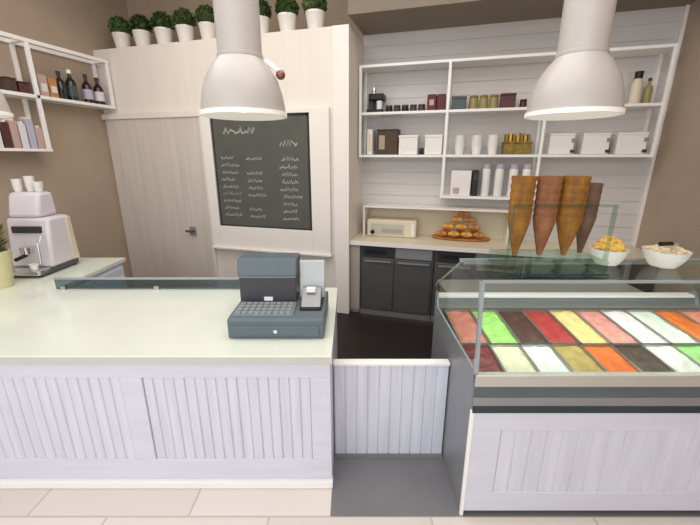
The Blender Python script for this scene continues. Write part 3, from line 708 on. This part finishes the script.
crl = ['brown croissant at the left end of the front row on the tray', 'second croissant from the left in the front row on the tray', 'third croissant from the left in the front row on the tray', 'croissant at the right end of the front row on the tray',
       'left croissant at the back of the tray', 'middle croissant at the back of the tray', 'right croissant at the back of the tray',
       'left croissant of the second layer, golden yellow', 'middle croissant of the second layer of the pile', 'right croissant of the second layer of the pile',
       'left croissant of the two just below the top', 'right croissant of the two just below the top', 'croissant crowning the pile']
for (u, v, z, r), lab, k in zip(pl, crl, range(20)):
    o = bpy.data.objects.new('croissant', cm[1 if k in (1, 2, 7, 8, 10) else 0]); C.objects.link(o)
    o.location = (u, v, z); o.rotation_euler = (0, 0, rr.uniform(-0.2, 0.2)); tag(o, lab, 'croissant', 'croissants piled on the tray')

# ------------------------------------------------------------------ shelf rack on the left wall
t = Thing('hanging_rack', 'white hanging shelf rack with rails on the brown left wall', 'shelf', (WL, 3.2, 2.0), 'R')
FX = -4.36
t.part('top_rail', MB().box(FX-0.035, FX, 2.2, 4.08, 3.06, 3.10), M['white'], bevel=0.003)
t.part('top_rail', MB().box(WL, WL+0.035, 2.2, 4.08, 3.06, 3.10), M['white'], bevel=0.003)
for v in (2.22, 3.10, 4.03): t.part('cross_bar', MB().box(WL+0.035, FX-0.035, v, v+0.035, 3.065, 3.095), M['white'])
t.part('shelf_board', MB().box(WL, FX, 2.7, 4.08, 2.525, 2.56), M['white'], bevel=0.003)
t.part('shelf_board', MB().box(WL, FX, 2.2, 3.16, 1.98, 2.01), M['white'], bevel=0.003)
for x in (FX-0.035, WL):
    t.part('upright', MB().box(x, x+0.035, 3.115, 3.15, 2.01, 3.06), M['white'], bevel=0.003)
    t.part('upright', MB().box(x, x+0.035, 4.04, 4.075, 2.56, 3.06), M['white'], bevel=0.003)
    t.part('upright', MB().box(x, x+0.035, 2.2, 2.235, 2.01, 3.06), M['white'], bevel=0.003)
SB = 2.5615; xb = -4.46
for v, m, lab, h, r, lm in ((3.47, 'wine', 'dark green wine bottle, left of the dark pair on the wall rack', 0.30, 0.052, None), (3.60, 'wine', 'dark green bottle with pale cap on the wall rack', 0.34, 0.055, 'tealtin'),
                        (3.80, 'wine2', 'dark red bottle with lilac label on the wall rack', 0.33, 0.052, 'labelb'), (3.95, 'wine2', 'dark red bottle nearest the door on the wall rack', 0.32, 0.055, 'label')):
    bottle('wine_bottle', lab, xb, v, SB, r, h, M[m], M['paper'] if v == 3.60 else M[m], M[lm] if lm else None, 'bottles on the wall rack')
for v, m, h, lab in ((3.24, 'pinkbox', 0.22, 'pink carton right of the rack upright'), (3.345, 'crust', 0.2, 'reddish-brown carton beside the pink carton')):
    boxy('carton', lab, 'box', xb-0.06, xb+0.06, v-0.045, v+0.045, SB, SB+h, M[m], extra=lambda s, v=v, h=h: s.part('front_label', MB().box(xb+0.06, xb+0.063, v-0.03, v+0.03, SB+0.05, SB+h*0.6), M['label']))
for v, m, h, lab in ((2.92, 'brownbox', 0.12, 'low dark brown box left of the rack upright'), (3.04, 'maroon', 0.10, 'low maroon box against the rack upright')):
    boxy('carton', lab, 'box', xb-0.06, xb+0.06, v-0.05, v+0.05, SB, SB+h, M[m], extra=lambda s, v=v, h=h: s.part('lid', MB().box(xb-0.062, xb+0.062, v-0.052, v+0.052, SB+h, SB+h+0.012), M['blackp']))
for k, (v, m, h, lab) in enumerate(((2.68, 'label', 0.26, 'white packet at the left of the lower rack shelf'), (2.76, 'maroon', 0.25, 'maroon packet next to the left white packet'), (2.84, 'pinkbox', 0.27, 'pink packet in the middle of the lower rack shelf'),
        (2.92, 'label', 0.25, 'white packet right of the pink packet'), (3.0, 'labelb', 0.30, 'lilac packet near the rack upright'), (3.075, 'pinkbox', 0.22, 'short pink packet against the rack upright'))):
    boxy('packet', lab, 'packet', xb-0.05, xb+0.07, v-0.033, v+0.033, 2.0115, 2.01+h, M[m], 'packets on the lower rack shelf',
         extra=lambda s, v=v, h=h: s.part('fold', MB().box(xb-0.045, xb+0.065, v-0.012, v+0.012, 2.01+h, 2.03+h), M['frame']))

# ------------------------------------------------------------------ left end of the counter: coffee machine, herb pot
SH = 0.07
t = Thing('espresso_machine', 'pale lilac-grey coffee machine standing on the left arm of the counter', 'coffee machine', (SH-2.93, 3.3, ZT), 'F')
t.part('body', MB().prism([(3.14, 0.96), (3.50, 0.96), (3.46, 1.40), (3.20, 1.40)], SH-3.14, SH-2.76), M['lilac'], bevel=0.025)
t.part('drip_tray', MB().box(SH-3.12, SH-2.78, 3.0, 3.14, 0.925, 0.965), M['chrome'], bevel=0.006)
t.part('base', MB().box(SH-3.12, SH-2.78, 3.02, 3.48, 0.915, 0.96), M['blackb'])
t.part('upper_housing', MB().prism([(3.20, 1.40), (3.44, 1.40), (3.42, 1.62), (3.26, 1.62)], SH-3.12, SH-2.84), M['lilac'], bevel=0.03)
gh = t.part('group_head', MB().lathe([(0.04, 1.10), (0.045, 1.16)], SH-2.93, 3.10, 18), M['chrome'])
t.part('portafilter', MB().tube([(SH-2.93, 3.09, 1.09), (SH-2.93, 2.98, 1.075)], 0.016, 10), M['blackp'], parent=gh)
t.part('button_panel', MB().box(SH-3.08, SH-2.82, 3.168, 3.20, 1.27, 1.33), M['panel'], bevel=0.004)
t.part('steam_wand', MB().tube([(SH-2.80, 3.15, 1.26), (SH-2.795, 3.08, 1.2), (SH-2.79, 3.06, 1.02)], 0.008, 8), M['chrome'])
t.part('side_trim', MB().prism([(3.40, 0.97), (3.47, 0.97), (3.45, 1.38), (3.40, 1.38)], SH-2.762, SH-2.752), M['cream'], bevel=0.003, label='cream side trim')
for x in (SH-3.09, SH-2.81):
    for y in (3.05, 3.45): t.part('foot', MB().lathe([(0.02, ZT), (0.02, 0.916)], x, y, 10), M['blackp'])
for x, y, n, lab in ((SH-3.07, 3.33, 3, 'white cup stack at left on top of the coffee machine'), (SH-2.97, 3.35, 4, 'tallest white cup stack on top of the coffee machine'), (SH-2.885, 3.33, 2, 'shortest white cup stack, at right on top of the coffee machine')):
    s = Thing('cup_stack', lab, 'paper cups', (x, y, 1.622), 'F', 'cup stacks on the coffee machine')
    for k in range(n):
        z0 = 1.622+k*0.025
        s.part('cup', MB().lathe([(0.028, z0), (0.037, z0+0.055), (0.040, z0+0.055), (0.040, z0+0.061), (0.035, z0+0.061), (0.027, z0+0.006)], x, y, 18), M['tub'])
s = Thing('cup', 'small white cup on the drip tray of the coffee machine', 'cup', (SH-2.85, 3.05, 0.967), 'F')
s.part('body', MB().lathe([(0.022, 0.967), (0.036, 1.02), (0.033, 1.02), (0.02, 0.972)], SH-2.85, 3.05, 18), M['white'])
s.part('coffee', MB().lathe([(0.029, 1.006), (0.029, 1.009)], SH-2.85, 3.05, 14), M['dark'])
s = Thing('herb_pot', 'olive-green herb in a pale yellow pot at the left edge', 'potted plant', (-2.865, 2.80, ZT), 'F')
s.part('pot', MB().lathe([(0.075, ZT), (0.085, ZT+0.02), (0.11, ZT+0.26), (0.115, ZT+0.30), (0.1, ZT+0.30), (0.098, ZT+0.25)], -2.865, 2.80, 24), M['yellowpot'])
s.part('soil', MB().lathe([(0.098, ZT+0.25), (0.098, ZT+0.26)], -2.865, 2.80, 18), M['soil'])
lf = MB(); r2 = random.Random(9)
for _ in range(260):
    a = r2.uniform(0, 6.28); hgt = r2.uniform(0, 1); q = (0.03+0.09*math.sin(math.pi*min(1, hgt+.15)))*r2.uniform(0.5, 1)
    c = Vector((-2.865+q*math.cos(a), 2.80+q*math.sin(a), ZT+0.28+0.42*hgt))
    d1 = Vector((math.cos(a), math.sin(a), r2.uniform(0.2, 1.4))).normalized(); d2 = d1.cross(Vector((0,0,1))).normalized()
    lf.add([c-d1*0.045, c+d2*0.018, c+d1*0.045, c-d2*0.018], [(0, 1, 2, 3)])
for k in range(6):
    a = k*1.05; lf.tube([(-2.865, 2.80, ZT+0.26), (-2.865+0.05*math.cos(a), 2.80+0.05*math.sin(a), ZT+0.66)], 0.004, 5)
s.part('leaves', lf, M['leafd'], smooth=False)

# ------------------------------------------------------------------ light
w = bpy.data.worlds.new('daylight'); bpy.context.scene.world = w; w.use_nodes = True
w.node_tree.nodes['Background'].inputs['Color'].default_value = (0.98, 0.985, 1.0, 1)
w.node_tree.nodes['Background'].inputs['Strength'].default_value = 0.95
def area(name, loc, rot, sx, sy, e, col=(1, 1, 1)):
    l = bpy.data.lights.new(name, 'AREA'); l.shape = 'RECTANGLE'; l.size = sx; l.size_y = sy; l.energy = e; l.color = col
    o = bpy.data.objects.new(name, l); C.objects.link(o); o.location = loc; o.rotation_euler = rot; return o
area('overhead_fill_light', (-1.3, 1.8, 4.15), (0, 0, 0), 4.5, 3.0, 105, (1, .97, .93))  # added broad fill below the ceiling, no fixture built for it
cl = area('case_light', F2R((1.53, 1.93, 1.335)), (math.radians(-8), 0, TH), 1.8, 0.05, 5, (1, .98, .95))
area('front_fill_light', (0.2, -2.6, 2.7), (math.radians(80), 0, 0), 5.5, 2.6, 70, (0.93, 0.96, 1.0))  # added fill from behind the camera, no window stands there

# ------------------------------------------------------------------ camera
cam = bpy.data.cameras.new('camera'); co = bpy.data.objects.new('camera', cam); C.objects.link(co)
cam.sensor_width = 36; cam.lens = 36*362/700; cam.clip_start = 0.05
co.location = (0, 0, 1.92); co.rotation_euler = (math.radians(90-16.2), 0, TH)
sc = bpy.context.scene; sc.camera = co
sc.view_settings.view_transform = 'Standard'; sc.view_settings.look = 'None'; sc.view_settings.exposure = 0.22
